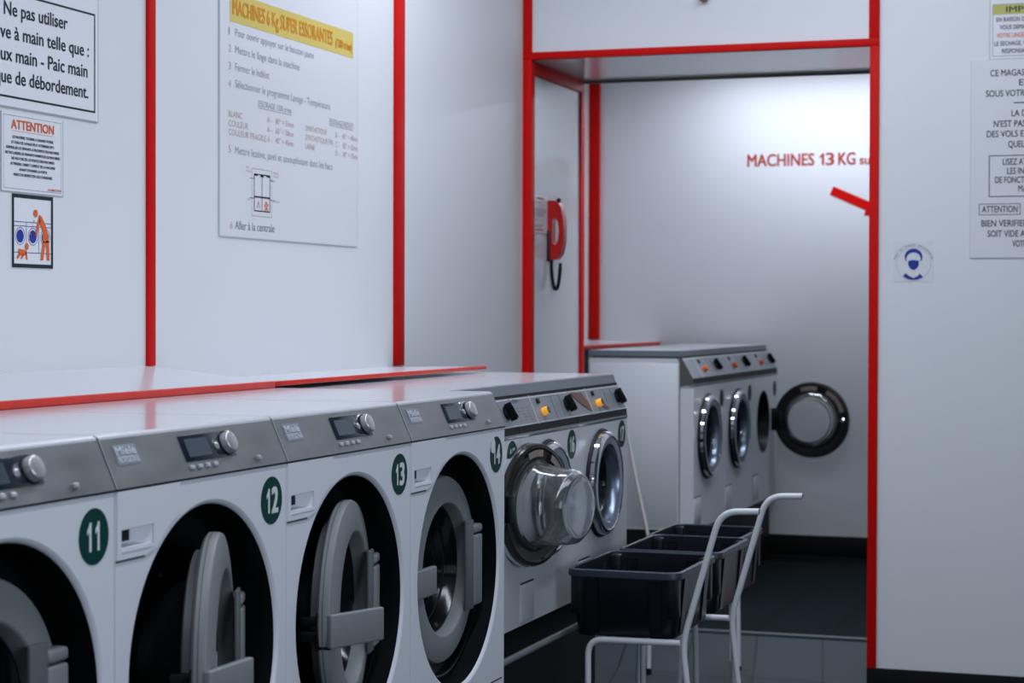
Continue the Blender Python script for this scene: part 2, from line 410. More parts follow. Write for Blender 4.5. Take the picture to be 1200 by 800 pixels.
# ------------------------------------------------------------------ new washing machines (11 to 14)
def ring_profile_face(mb, y0, y1, z0, z1, cyy, czz, r, holes=[]):
    mb.plate(rect(y0, y1, z0, z1), [circ(cyy, czz, r, 72)] + holes, lambda a, c, d: (-d, a, c), 0.0)
NW = .5935; NH = .85
HC = (.301, .469)          # centre of the door hole, local y,z
def make_new(label):
    t = thing('washing_machine', (-1.5136, 0, .36), label, 'washing machine', 'white washing machines with open round recesses')
    # cabinet: front skin with hole and handle pocket, sides, back
    c = MB()
    pocket = rect(.016, .110, .681, .709)
    ring_profile_face(c, 0, NW-.0015, 0, .770, HC[0], HC[1], .262, [pocket])
    c.lathe([(.262, 0), (.2585, -.0015), (.2555, -.005), (.2535, -.012), (.2535, -.03)], (0, HC[0], HC[1]), n=72)
    W1 = NW-.0015
    c.face([(0, 0, 0), (0, 0, .77), (-.62, 0, .77), (-.62, 0, 0)])
    c.face([(0, W1, 0), (0, W1, .77), (-.62, W1, .77), (-.62, W1, 0)])
    c.face([(-.62, 0, 0), (-.62, W1, 0), (-.62, W1, .84), (-.62, 0, .84)])
    c.face([(0, 0, 0), (0, W1, 0), (-.62, W1, 0), (-.62, 0, 0)])
    for y in (0.0, W1): c.face([(-.004, y, .77), (-.036, y, .845), (-.62, y, .845), (-.62, y, .77)])
    # pocket of the drawer handle
    P0 = [(0, a, z) for a, z in pocket]; P1 = [(-.02, .018, .684), (-.02, .085, .684), (-.02, .085, .706), (-.02, .018, .706)]
    for i in range(4): c.face([P0[i], P0[(i+1) % 4], P1[(i+1) % 4], P1[i]])
    c.face(P1)
    c.build('cabinet', 'enamel', t)
    # detergent drawer front: a thin raised plate following the door hole
    d = MB(); W2 = .002
    arc = []
    for k in range(13):
        a = rad(141 + (112-141)*k/12)
        arc.append((HC[0]+.272*math.cos(a), HC[1]+.272*math.sin(a)))
    outer = [(W2, .768), (W2, .6655), (.088, .6655)] + [q for q in arc if q[1] > .672] + [(.197, .768)]
    hole = rect(.014, .112, .679, .711)
    d.plate(outer, [hole], lambda a, z, dd: (dd, a, z), .0030)
    d.box(.0, .0040, .0145, .1115, .6750, .679, .001)
    dr = d.build('detergent_drawer', 'enamel', t, smooth=False)
    MB().box(-.0135, -.0125, .017, .064, .6895, .7065).build('handle_slot', 'black', dr)
    MB().box(-.0005, .0006, W2, .088, .661, .6645).build('drawer_gap', 'grey_dark', dr)
    # control panel
    p0 = Vector((.003, 0, .772)); U = Vector((-.0335, 0, .076)).normalized(); N = Vector((.076, 0, .0335)).normalized(); Yv = Vector((0, 1, 0))
    cp = MB(); cp.prism([(.003, .772), (-.0305, .848), (-.05, .848), (-.05, .772)], .0005, NW-.002)
    pn = cp.build('control_panel', 'steel', t, smooth=False)
    MB().box(-.004, .0022, 0, NW, .7685, .7725).build('shadow_gap', 'black', pn)
    MB().obox(p0, Yv, U, N, .0, .0016, 0, .083, 0, .0012).build('panel_edge', 'steel_edge', pn)
    ds = MB().obox(p0, Yv, U, N, .238, .412, .026, .071, 0, .0016, .0006).build('display', 'display', t)
    MB().obox(p0, Yv, U, N, .252, .330, .033, .064, .0017, .0020).build('screen', 'screen', ds)
    kc = p0 + Yv*.389 + U*.048
    kb = MB(); kb.lathe([(.0185, .0), (.0185, .013), (.0170, .0150), (.0150, .0156), (.001, .0156)], kc, (N, Yv, U), 40, (True, True))
    kn = kb.build('program_knob', 'knob', t)
    MB().lathe([(.0215, .0017), (.0215, .003), (.0186, .003)], kc, (N, Yv, U), 40).build('knob_collar', 'black_gloss', kn)
    MB().lathe([(.0065, 0), (.0065, .004), (.005, .005), (.001, .005)], p0+Yv*.352+U*.046, (N, Yv, U), 24, (True, True)).build('round_button', 'knob', t)
    for i in range(4):
        MB().obox(p0, Yv, U, N, .240+.027*i, .253+.027*i, .0125, .0200, 0, .004, .0015).build('push_button', 'steel_edge', t)
    MB().obox(p0, Yv, U, N, .478, .491, .011, .0195, 0, .0055, .0015).build('start_button', 'knob', t)
    # maker's emblem, two lines of letters on a dark plate
    em = MB()
    FE = lambda a, z: p0 + Yv*a + U*z + N*.0022
    write(em, 'Miele', FE, .0335, .0525, .0125, .058, .02); write(em, 'PROFESSIONAL', FE, .0335, .0395, .0095, .0615, .02)
    e = em.build('emblem', 'emblem', t, smooth=False)
    MB().obox(p0, Yv, U, N, .031, .0975, .0365, .0685, .0, .0010).build('emblem_plate', 'emblem_plate', e)
    # top
    tp = MB(); tp.prism([(-.029, .842), (-.0295, .8485), (-.036, .852), (-.585, .852), (-.585, .842)], .0015, NW-.0045)
    tp.build('top_panel', 'top', t, smooth=False)
    # dark door recess and drum
    rc = MB()
    rc.lathe([(.2535, -.006), (.2525, -.05), (.246, -.075), (.240, -.085), (.222, -.092), (.214, -.098), (.2, -.100), (.186, -.104), (.178, -.115), (.168, -.118), (.164, -.15)], (0, *HC), n=72)
    rc.build('door_recess', 'black_gloss', t)
    dm = MB(); dm.lathe([(.165, -.150), (.212, -.165), (.212, -.48), (.001, -.49)], (0, *HC), n=60)
    for k in range(36):
        for j in range(7):
            a = 2*PI*(k+.5*(j % 2))/36
            q = Vector((-.19-.04*j, HC[0]+.211*math.cos(a), HC[1]+.211*math.sin(a)))
            n_ = Vector((0, -math.cos(a), -math.sin(a))); tt = Vector((0, -math.sin(a), math.cos(a))); ax = Vector((1, 0, 0))
            top = dm.bm.verts.new(q+n_*.006)
            ring = [dm.bm.verts.new(q+tt*.008*math.cos(w)+ax*.011*math.sin(w)) for w in (0, PI/2, PI, 3*PI/2)]
            for i in range(4): dm.bm.faces.new((ring[i], ring[(i+1) % 4], top))
    dm.build('drum', 'drum', t, smooth=False, recalc=False)
    # door on its hinge axis
    px, py = -.040, .460; cyl = (0, HC[0]-py, HC[1])
    def X(v): return v-px
    dd = MB()
    dd.lathe([(.175, X(-.066)), (.201, X(-.066)), (.207, X(-.061)), (.207, X(-.046)), (.2045, X(-.0415)), (.200, X(-.040)),
              (.150, X(-.033)), (.1470, X(-.034)), (.1450, X(-.037)), (.141, X(-.070)), (.148, X(-.070))], cyl, n=72, closed=True)
    door = dd.build('door', 'grey_plastic', t, loc=(px, py, 0))
    MB().lathe([(.204, X(-.0535)), (.2077, X(-.0535)), (.2077, X(-.0550)), (.204, X(-.0550))], cyl, n=72, closed=True).build('door_seam', 'grey_dark', door)
    MB().lathe([(.155, X(-.060)), (.178, X(-.070)), (.178, X(-.082)), (.168, X(-.086)), (.150, X(-.07)),], cyl, n=60, closed=True).build('door_collar', 'grey_dark', door)
    gl = MB(); gl.lathe([(.1425, X(-.062)), (.136, X(-.078)), (.126, X(-.12)), (.108, X(-.160)), (.07, X(-.172)), (.001, X(-.175)),
                         (.001, X(-.171)), (.069, X(-.168)), (.105, X(-.156)), (.122, X(-.118)), (.132, X(-.078)), (.1385, X(-.062))], cyl, n=60, closed=True)
    gl.build('door_glass', 'glass_dark', door)
    for k, (r_, x_) in enumerate(((.118, -.085), (.110, -.105), (.098, -.125))):
        MB().lathe([(r_, X(x_)), (r_+.003, X(x_-.002)), (r_, X(x_-.004))], cyl, n=60, closed=True).build('glass_rib', 'drum', door)
    hp = (X(-.036), .100-py, 0)
    h = MB(); h.box(-.008, .007, -.010, .131, .424, .486, .004, 3); h.build('door_handle', 'grey_plastic', door, loc=hp)
    l = MB(); l.box(X(-.068), X(-.040), .0985-py, .108-py, .420, .489, .003); l.box(X(-.10), X(-.066), .112-py, .128-py, .432, .452, .003); l.box(X(-.10), X(-.066), .112-py, .128-py, .460, .478, .003)
    l.build('latch', 'black', door)
    g = MB(); g.box(X(-.030), X(-.023), .402-py, .449-py, .362, .566, .003)
    hg = g.build('hinge_plate', 'grey_dark', door)
    g = MB(); g.box(X(-.048), X(-.020), .447-py, .500-py, .368, .530, .006, 3); g.box(X(-.048), X(-.020), .447-py, .500-py, .533, .553, .006, 3)
    g.build('hinge_barrel', 'grey_plastic', hg)
    # moulded dark drip lip low in the recess
    lip = MB(); arcp = [(X0, HC[0]+.236*math.cos(a), HC[1]+.236*math.sin(a)) for a in [rad(-100+4*k) for k in range(19)] for X0 in (-.045,)]
    lip.tube(arcp, .003, 6); lip.build('drip_lip', 'black_gloss', t)
    MB().box(-.001, .0008, .502, .577, .1825, .1852).build('service_slot', 'black', t)
    # number sticker
    bd = MB(); bd.lathe([(.0418, 0), (.0418, .0008), (.001, .0008)], (0, .533, .7085), n=40, caps=(False, True))
    bd.build('number_badge', 'green', t)
    return t
def number(t, text, yc, zc, h, w):
    bd = child(t, 'number_badge')
    old = child(bd, 'number')
    if old: bpy.data.objects.remove(old)
    m = MB(); F = lambda a, z: (.0012, a, z)
    for i, ch in enumerate(text):
        x0 = yc-w/2 + i*(w*.52); wd = w*.46
        if ch == '1': m.face([F(x0+(p-.10)*wd*1.25, zc-h/2+q*h) for p, q in ONE])
        else: write(m, ch, F, x0, zc-h/2, h, wd, .045)
    m.build('number', 'number', bd, smooth=False)

new_specs = [('11', 2.0070, 0, 'white washing machine with steel panel, green number 11 sticker, nearest to the camera', 0),
             ('12', 2.6010, 21, 'white washing machine with steel panel and green number 12 sticker, door widest ajar', -23),
             ('13', 3.1945, 12.5, 'white washing machine with steel panel and green number 13 sticker, door slightly ajar', -33),
             ('14', 3.7890, 0, 'white washing machine with steel panel and peeling green number 14 sticker, door shut', 0)]
proto = make_new(new_specs[0][3])
for i, (num, y, ang, lab, pull) in enumerate(new_specs):
    o = proto if i == 0 else copy_tree(proto)
    o.location.y = y; o['label'] = lab
    child(o, 'door').rotation_euler.z = rad(ang)
    child(child(o, 'door'), 'door_handle').rotation_euler.z = rad(pull)
    number(o, num, .533, .7085, .043, .047 if num != '11' else .044)
    if num == '14':     # torn patch of the sticker
        pm = MB(); pm.plate([(.494, .742), (.516, .747), (.524, .735), (.512, .712), (.497, .716), (.494, .725)], [], lambda a, z, d: (.0012+d, a, z), .0006)
        pm.build('torn_patch', 'enamel', child(o, 'number_badge'))

# ------------------------------------------------------------------ older washing machines (15 to 17 and the back room)
def door_parts(par, R, cy_, cz_, k, loc, openit=False, dome=.15):
    """older porthole door, ring of radius R; local x outward, hinge axis at loc"""
    px, py, pz = loc
    c = (-px, cy_-py, cz_-pz)
    a = MB(); a.lathe([(R*.97, 0.0), (R, .004), (R*.985, .010), (R*.93, .013), (R*.90, .008), (R*.9, -.012), (R*.97, -.012)], c, n=72, closed=True)
    door = a.build('door', 'black', par, loc=loc)
    a = MB(); a.lathe([(R*.955, .012), (R*.945, .024), (R*.90, .031), (R*.86, .032), (R*.845, .030), (R*.84, .012)], c, n=72, closed=True)
    a.build('chrome_ring', 'chrome', door)
    a = MB(); a.lathe([(R*.86, .030), (R*.72, .027), (R*.685, .020), (R*.66, 0), (R*.66, -.012), (R*.86, -.012)], c, n=72, closed=True)
    a.build('inner_ring', 'blue_steel' if not openit else 'ring_dark', door)
    rg = R*.68; D = dome
    a = MB(); a.lathe([(rg, .006), (rg*.985, -.02), (rg*.93, -.028), (rg*.93, -.04), (rg*.90, -.048), (rg*.87, -D*.8), (rg*.74, -D*.97), (rg*.55, -D), (.001, -D*1.0),
                       (.001, -D+.006), (rg*.53, -D+.006), (rg*.70, -D*.97+.006), (rg*.82, -D*.8+.004), (rg*.86, -.045), (rg*.92, 0), (rg*.93, .006)], c, n=64, closed=True)
    a.build('door_glass', 'glass', door)
    return door
def make_old(name, W, ztop, zbot, depth, prof, cdoor, zdoor, R, label, group, shut=True, amber=True, ribbon=True, flapz=(.58, .681)):
    """local origin on the floor of the front plane; heights in metres above the origin (world heights)"""
    t = thing(name, (0, 0, 0), label, 'washing machine', group)
    lid0, lid1, pa0, pa1, bd0, bd1, lp = prof
    c = MB(); G = .002
    hole = circ(cdoor, zdoor, R*.80, 64)
    c.plate(rect(G, W-G, zbot, lp[1]), [hole], lambda a, z, d: (-d, a, z), 0.0)
    for y in (G, W-G): c.face([(0, y, zbot), (0, y, lp[1]), (pa0[0], y, pa0[1]), (-depth, y, pa0[1]), (-depth, y, zbot)])
    c.face([(-depth, G, zbot), (-depth, W-G, zbot), (-depth, W-G, pa0[1]), (-depth, G, pa0[1])])
    c.face([(0, G, zbot), (0, W-G, zbot), (-depth, W-G, zbot), (-depth, G, zbot)])
    c.build('cabinet', 'old_enamel', t)
    # lid with grey front band
    a = MB(); a.prism([(lid1[0], lid1[1]), lid0, (lid0[0]-.004, lid0[1]+.001), (-depth, lid0[1]+.001), (-depth, lid1[1])], .0, W-.0005)
    ld = a.build('lid', 'old_lid', t, smooth=False)
    a = MB(); a.box(-depth+.004, lid0[0]-.010, .003, W-.003, lid0[1], lid0[1]+.0022); a.build('lid_top', 'top', ld)
    a = MB(); a.box(-depth+.02, pa0[0]+.001, .002, W-.002, pa0[1]-.004, lid1[1]+.001); a.build('lid_gap', 'black', ld)
    # fascia
    a = MB(); a.prism([(pa0[0]-.02, pa0[1]), pa0, pa1, bd0, (bd0[0]-.03, bd0[1])], .001, W-.001); fa = a.build('control_panel', 'old_panel', t, smooth=False)
    a = MB(); a.prism([bd0, bd1, (bd1[0]-.03, bd1[1]), (bd0[0]-.03, bd0[1])], .002, W-.002); a.build('handle_band', 'old_dark', t, smooth=False)
    a = MB(); a.prism([(bd1[0]+.002, bd1[1]), (bd1[0]+.002, bd1[1]-.005), (lp[0], lp[1]), (lp[0]-.02, lp[1]), (lp[0]-.02, bd1[1])], .0, W-.002); a.build('band_lip', 'old_panel', t, smooth=False)
    p0 = Vector((pa1[0], 0, pa1[1])); pt = Vector((pa0[0], 0, pa0[1])); Lp = (pt-p0).length
    U = (pt-p0).normalized(); Yv = Vector((0, 1, 0)); N = Yv.cross(U) * -1
    if N.x < 0: N = -N
    s = W/.527
    sp = MB(); sp.obox(p0, Yv, U, N, .165*s, .172*s, -.006, Lp, 0, .0012)
    sp.obox(p0, Yv, U, N, .004, W-.004, Lp-.008, Lp-.003, 0, .0010)
    sp.build('divider_strip', 'steel_edge', fa)
    gr = MB()
    gr.obox(p0, Yv, U, N, .350*s, .3525*s, .004, Lp-.010, 0, .0008); gr.obox(p0, Yv, U, N, .425*s, .4275*s, .004, Lp-.010, 0, .0008)
    if ribbon:
        for r_ in range(5):
            for c_ in range(3): gr.obox(p0, Yv, U, N, .030*s+.042*c_, .030*s+.042*c_+random.uniform(.02, .034), .010+.0085*r_, .0118+.0085*r_, 0, .0006)
        FE = lambda q, z: p0 + Yv*q + U*z + N*.0012
        write(gr, 'Miele', FE, .025*s, .062, .009, .042, .02)
    gr.build('fascia_print', 'old_print', fa, smooth=False)
    # square switch, round lamp button, rotary knob
    MB().obox(p0, Yv, U, N, .218*s, .240*s, Lp*.66, Lp*.84, 0, .004, .001).build('square_switch', 'old_dark', t)
    bc = p0 + Yv*.244*s + U*Lp*.33
    bt = MB(); bt.lathe([(.0115*s, 0), (.0115*s, .016), (.0105*s, .0175), (.001, .0175)], bc, (N, Yv, U), 28, (True, True))
    bt = bt.build('lamp_button', 'lamp_amber' if amber else 'button_orange', t)
    MB().lathe([(.0108*s, .0160), (.0108*s, .0185), (.001, .0190)], bc, (N, Yv, U), 28, (True, True)).build('button_cap', 'teal' if amber else 'button_orange', bt)
    kc = p0 + Yv*.468*s + U*Lp*.46
    k = MB(); k.lathe([(.0185*s, 0), (.017*s, .010), (.001, .010)], kc, (N, Yv, U), 32, (True, True))
    for aa in (rad(25), ):
        d1 = Yv*math.cos(aa)+U*math.sin(aa); d2 = -Yv*math.sin(aa)+U*math.cos(aa)
        k.obox(kc, d1, d2, N, -.0055*s, .0055*s, -.021*s, .021*s, .008, .022, .003)
    k.build('program_knob', 'black', t)
    # service flap low on the left of the front, with a dark slit
    fl = MB(); fl.box(-.002, .003, .006, .118*s, flapz[0], flapz[1]-.003, .001); f_ = fl.build('service_flap', 'old_enamel', t)
    MB().box(-.001, .002, .006, .116*s, flapz[1]-.0025, flapz[1]+.0015).build('flap_slit', 'black', f_)
    # porthole and drum
    a = MB(); a.lathe([(R*.82, .001), (R*.80, 0), (R*.76, -.03), (R*.72, -.06), (R*.72, -.075)], (0, cdoor, zdoor), n=60)
    a.build('gasket', 'black', t)
    a = MB(); a.lathe([(R*.72, -.075), (R*1.15, -.09), (R*1.15, -.34), (.001, -.35)], (0, cdoor, zdoor), n=60)
    a.build('drum', 'drum' if shut else 'drum_bright', t, recalc=False)
    bd = MB(); bd.lathe([(.0418, 0), (.0418, .0008), (.001, .0008)], (0, .464*s, zdoor+R*.82), n=40, caps=(False, True))
    bd.build('number_badge', 'green', t)
    return t

PROF = [(-.045, 1.203), (-.037, 1.177), (-.034, 1.172), (-.0045, 1.1005), (-.0015, 1.0975), (0.0, 1.0775), (-.002, 1.066)]
OW = .527; OX = -1.66; OY0 = 4.401
grp = 'older white washing machines with chrome porthole doors'
o15 = make_old('washing_machine', OW, 1.205, .57, .60, PROF, .232, .888, .163,
               'older white washing machine numbered 15, its porthole door swung wide open', grp)
o15.location = (OX, OY0, 0)
o16 = copy_tree(o15); o16.location.y = OY0+OW; o16['label'] = 'older white washing machine numbered 16, closed door half hidden by a glass bowl'
o17 = copy_tree(o15); o17.location.y = OY0+2*OW; o17['label'] = 'older white washing machine numbered 17, end of the row, brown-patched panel'
for o, n_ in ((o15, '15'), (o16, '16'), (o17, '17')):
    number(o, n_, .464, .888+.163*.82, .043, .044)
for o in (o16, o17): door_parts(o, .163, .232, .888, 1, (0, .395, .888))
# thin mottled brown patches on 17's fascia
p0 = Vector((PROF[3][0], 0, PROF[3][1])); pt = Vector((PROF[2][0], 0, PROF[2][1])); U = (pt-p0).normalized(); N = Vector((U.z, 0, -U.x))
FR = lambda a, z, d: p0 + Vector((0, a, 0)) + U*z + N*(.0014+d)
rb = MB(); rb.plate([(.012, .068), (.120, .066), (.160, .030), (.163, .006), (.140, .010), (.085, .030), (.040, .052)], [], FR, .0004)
rb.build('brown_patch', 'patch_brown', o17)
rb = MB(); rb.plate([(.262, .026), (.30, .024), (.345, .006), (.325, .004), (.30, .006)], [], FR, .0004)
rb.build('brown_patch', 'patch_brown', o17)
# 15's open door
def open_door(par, R, centre, facing, dome, hinge_side):
    """open porthole door standing free: inner side (glass bowl) faces the unit vector facing"""
    n = Vector(facing).normalized(); side = Vector((0, 0, 1)).cross(n).normalized(); upv = Vector((0, 0, 1))
    AX = (n, side, upv); C = Vector(centre)
    a = MB(); a.lathe([(R*.66, -.016), (R*.97, -.020), (R, -.012), (R*1.0, .004), (R*.985, .010), (R*.93, .012), (R*.90, .006), (R*.76, .004), (R*.72, .012), (R*.68, .014), (R*.66, .0)], C, AX, 72, closed=True)
    door = a.build('door', 'ring_dark', par)
    a = MB(); a.lathe([(R*.995, -.021), (R*1.012, -.016), (R*1.012, -.004), (R*.99, -.002)], C, AX, 72, closed=True)
    a.build('chrome_ring', 'chrome', door)
    rg = R*.70; D = dome
    a = MB(); a.lathe([(rg*1.03, -.004), (rg*1.03, .012), (rg*.97, .020), (rg*.97, .030), (rg*.93, .036), (rg*.93, .046), (rg*.90, .055), (rg*.88, D*.72), (rg*.84, D*.88), (rg*.72, D*.975), (rg*.55, D), (.001, D),
                       (.001, D-.007), (rg*.54, D-.007), (rg*.69, D*.935), (rg*.79, D*.85), (rg*.83, D*.7), (rg*.85, .05), (rg*.90, .02), (rg*.93, -.004)], C, AX, 72, closed=True)
    a.build('door_glass', 'glass_frost', door)
    # hinge block and latch
    h = MB(); s = hinge_side
    h.obox(C, side, upv, n, s*R*.93, s*R*1.16, -R*.30, R*.30, -.020, .016, .004)
    h.obox(C, side, upv, n, s*R*.80, s*R*.98, -R*.22, R*.22, .006, .022, .003)
    h.build('hinge_block', 'black_gloss', door)
    l = MB(); l.lathe([(R*.06, .004), (R*.06, .018), (R*.04, .022), (.001, .022)], C - side*s*R*.84, (n, side, upv), 20, (True, True))
    l.build('latch', 'chrome', door)
    # worn, lighter patches of the inner ring
    for a0, a1, m in ((70, 100, 'ring_tan'), (118, 165, 'ring_tan')):
        w = MB(); pts0 = []; pts1 = []
        for k in range(9):
            t_ = rad(a0+(a1-a0)*k/8)
            d_ = side*math.cos(t_) * s + upv*math.sin(t_)
            d_ = side*math.cos(rad(180)-t_)*-s*-1 + upv*math.sin(t_) if False else d_
            pts0.append(C+d_*R*.90+n*.0128); pts1.append(C+d_*R*.79+n*.0128)
        for k in range(8): w.face([pts0[k], pts0[k+1], pts1[k+1], pts1[k]])
        w.build('worn_patch', m, door)
    return door
fa = rad(-14)
open_door(o15, .161, (.045, .515, .894), (math.cos(fa), math.sin(fa), 0), .142, -1)

# back room machines
PB = [(-.062, 1.223), (-.061, 1.197), (-.058, 1.191), (-.007, 1.105), (-.004, 1.100), (0.0, 1.073), (-.002, 1.062)]
BW = .639; BX = -2.1; BY0 = 8.685
grp = 'white washing machines in the back room'
m1 = make_old('washing_machine', BW, 1.223, .412, .493, PB, .268, .828, .198,
              'white washing machine in the back room nearest to the doorway, large plain side panel', grp, amber=False, ribbon=False, flapz=(.44, .562))
m1.location = (BX, BY0, 0)
m2 = copy_tree(m1); m2.location.y = BY0+BW; m2['label'] = 'white washing machine in the middle of the three in the back room'
m3 = make_old('washing_machine', BW, 1.223, .412, .493, PB, .268, .828, .198,
              'white washing machine against the back wall, its round door standing open', grp, shut=False, amber=False, ribbon=False, flapz=(.44, .562))
m3.location = (BX, BY0+2*BW, 0)
door_parts(m1, .198, .268, .828, 1, (0, .47, .828)); door_parts(m2, .198, .268, .828, 1, (0, .47, .828))
open_door(m3, .200, (.215, .49, .828), (0, -1, 0), .10, -1)
# side panel of the first one: brown fascia end, brown joint line, grey lid end
e_ = MB(); e_.plate([(-.0635, 1.192), (-.056, 1.192), (-.006, 1.105), (.0, 1.073), (-.0635, 1.062)], [], lambda a, z, d: (a, .0015-d, z), .002)
e_.build('fascia_end', 'side_brown', m1, smooth=False)
MB().box(-.0665, -.0635, -.0005, .003, .412, 1.192).build('side_joint', 'side_brown', m1)
sp = MB(); sp.box(-.485, -.075, -.0008, .003, .43, 1.165, .0015); sp.build('side_panel', 'old_enamel', m1)

# ------------------------------------------------------------------ plinths
def plinth(label, x0, x1, y0, y1, z0, z1):
    t = thing('machine_plinth', ((x0+x1)/2, (y0+y1)/2, z0), label, 'plinth')
    a, c = (x1-x0)/2, (y1-y0)/2
    MB().box(-a, a, -c, c, 0, z1-z0, .004).build('plinth_block', 'skirting', t)
    return t
plinth('black plinth under the washing machines numbered 11 to 14', -2.12, -1.55, 2.0, 4.38, 0, .36)
pl = plinth('black plinth with pale front rail under the older machines 15 to 17', -2.25, -1.76, 4.405, 5.98, 0, .57)
MB().tube([(.345, -.785, .495), (.345, .785, .495)], .0095, 14).build('front_rail', 'old_panel', pl)
MB().box(.20, .345, -.79, -.775, .46, .51).build('rail_bracket', 'skirting', pl); MB().box(.20, .345, .772, .787, .46, .51).build('rail_bracket', 'skirting', pl)
plinth('black plinth under the machines in the back room', -2.58, -2.14, 8.70, 10.60, BZ, .412)

# ------------------------------------------------------------------ laundry bins and carts
def rrect(w, d, r, z, n=6):
    out = []
    for cx, cy_, a0 in ((w-r, d-r, 0), (-w+r, d-r, 90), (-w+r, -d+r, 180), (w-r, -d+r, 270)):
        for k in range(n+1):
            a = rad(a0+90*k/n); out.append((cx+r*math.cos(a), cy_+r*math.sin(a), z))
    return out
def make_bin(label, w, d, h):
    t = thing('laundry_bin', (0, 0, 0), label, 'laundry bin', 'dark plastic laundry bins')
    a, c = w/2, d/2
    b = MB()
    b.loft([rrect(a*.84, c*.86, .025, 0), rrect(a*.86, c*.88, .030, .006), rrect(a*.93, c*.945, .034, h-.020), rrect(a*.93, c*.945, .034, h-.004),
            rrect(a*.92, c*.935, .033, h-.004), rrect(a*.85, c*.87, .028, .008), rrect(a*.80, c*.84, .022, .004)])
    body = b.build('body', 'bin', t)
    for f in (-.55, .55):
        for sg in (-1, 1):
            MB().obox(Vector((f*a, sg*c*.865, .01)), Vector((1, 0, 0)), Vector((0, sg*c*.082, h-.035)).normalized(), Vector((0, sg, -.3)).normalized(), -.014, .014, 0, h-.034, -.004, .006, .003).build('rib', 'bin', body)
            MB().obox(Vector((sg*a*.845, f*c, .01)), Vector((0, 1, 0)), Vector((sg*a*.085, 0, h-.035)).normalized(), Vector((sg, 0, -.3)).normalized(), -.018, .018, 0, h-.034, -.004, .006, .003).build('rib', 'bin', body)
    l = MB()
    l.loft([rrect(a*.92, c*.935, .034, h-.008), rrect(a*.92, c*.935, .034, h-.002), rrect(a*.955, c*.965, .036, h), rrect(a*.99, c*.993, .038, h-.003),
            rrect(a, c, .039, h-.011), rrect(a, c, .039, h-.020), rrect(a*.985, c*.99, .038, h-.022), rrect(a*.975, c*.98, .037, h-.012)], close=True)
    l.build('rim', 'bin_rim', t)
    for sx_ in (-1, 1):
        for s2 in (-1, 1):
            MB().obox(Vector((sx_*a*.83, s2*c*.84, h*.3)), Vector((1, 0, 0)), Vector((0, 1, 0)), Vector((0, 0, 1)), -.018, .018, -.018, .018, 0, h*.66, .008).build('corner_post', 'bin', body)
    return t
bz = .510
binA = make_bin('dark plastic laundry bin nearest to the camera, on the cart with two raised handles', .325, .455, .185)
binA.location = (-1.452, 5.412, bz)
binB = copy_tree(binA); binB.location = (-1.452, 5.905, bz-.003); binB['label'] = 'dark plastic laundry bin between the nearest and the farthest bin'
binC = copy_tree(binA); binC.location = (-1.490, 6.345, bz-.012); binC['label'] = 'dark plastic laundry bin farthest from the camera, near the doorway'
binC.scale = (.96, .80, 1); binB.scale = (.98, .93, 1)

TR = .0088
ct = thing('laundry_cart', (-1.44, 5.2, 0), 'white tubular laundry cart with two bent push handles, carrying the nearest bin', 'laundry cart', rz=rad(-3.2))
def side_frame(y, nm):
    lo = MB(); lo.tube(fillet([(-.112, y, 0.012), (-.114, y, .500), (.150, y, .505)], .045, 8), TR); lo.build('front_leg', 'tube', ct)
    hd = MB(); hd.tube(fillet([(.215, y, 0.012), (.157, y, .505), (.262, y, .866), (.368, y, .870)], .05, 8), TR)
    h_ = hd.build('push_handle', 'tube', ct)
    MB().lathe([(.0068, .0003), (.0001, .0003)], (.368, y, .870), n=14).build('tube_opening', 'black', h_)
    for x in (-.112, .215): MB().lathe([(.011, 0), (.011, .025), (.009, .026)], (x, y, 0), 'Z', 14, (True, True)).build('rubber_foot', 'black', ct)
side_frame(0.0, 'near'); side_frame(.48, 'far')
for x in (-.07, .05):
    MB().tube([(x, 0, .498), (x, .48, .498)], TR*.8).build('cross_bar', 'tube', ct)
def plain_cart(label, loc, w, d, h, rz, splay=.0):
    t = thing('laundry_cart', loc, label, 'laundry cart', rz=rz)
    for y in (0, d):
        MB().tube(fillet([(-splay, y, .012), (0, y, h), (w, y, h), (w+splay, y, .012)], .045, 8), TR).build('side_frame', 'tube', t)
        for x in (-splay, w+splay): MB().lathe([(.0105, 0), (.0105, .022), (.009, .023)], (x, y, 0), 'Z', 12, (True, True)).build('rubber_foot', 'black', t)
    for x in (w*.22, w*.78):
        MB().tube([(x, 0, h), (x, d, h)], TR*.8).build('cross_bar', 'tube', t)
    return t
plain_cart('white tubular cart without handles under the two farther bins', (-1.565, 5.80, 0), .17, .50, .490, rad(-.5), .01)
plain_cart('empty white tubular frame standing in the doorway behind the bins', (-1.955, 7.395, 0.0), .345, .10, .42, rad(27), .006)

# pale hose leaning against the side of the back machine
hs = MB(); hs.tube(fillet([(-2.40, 8.60, .93), (-2.36, 8.60, .72), (-2.26, 8.58, .30), (-2.24, 8.55, .085)], .08, 6), .008, 10)
tag(hs.build('drain_hose', 'hose'), 'thin pale hose hanging beside the large side panel of the back machine', 'hose')

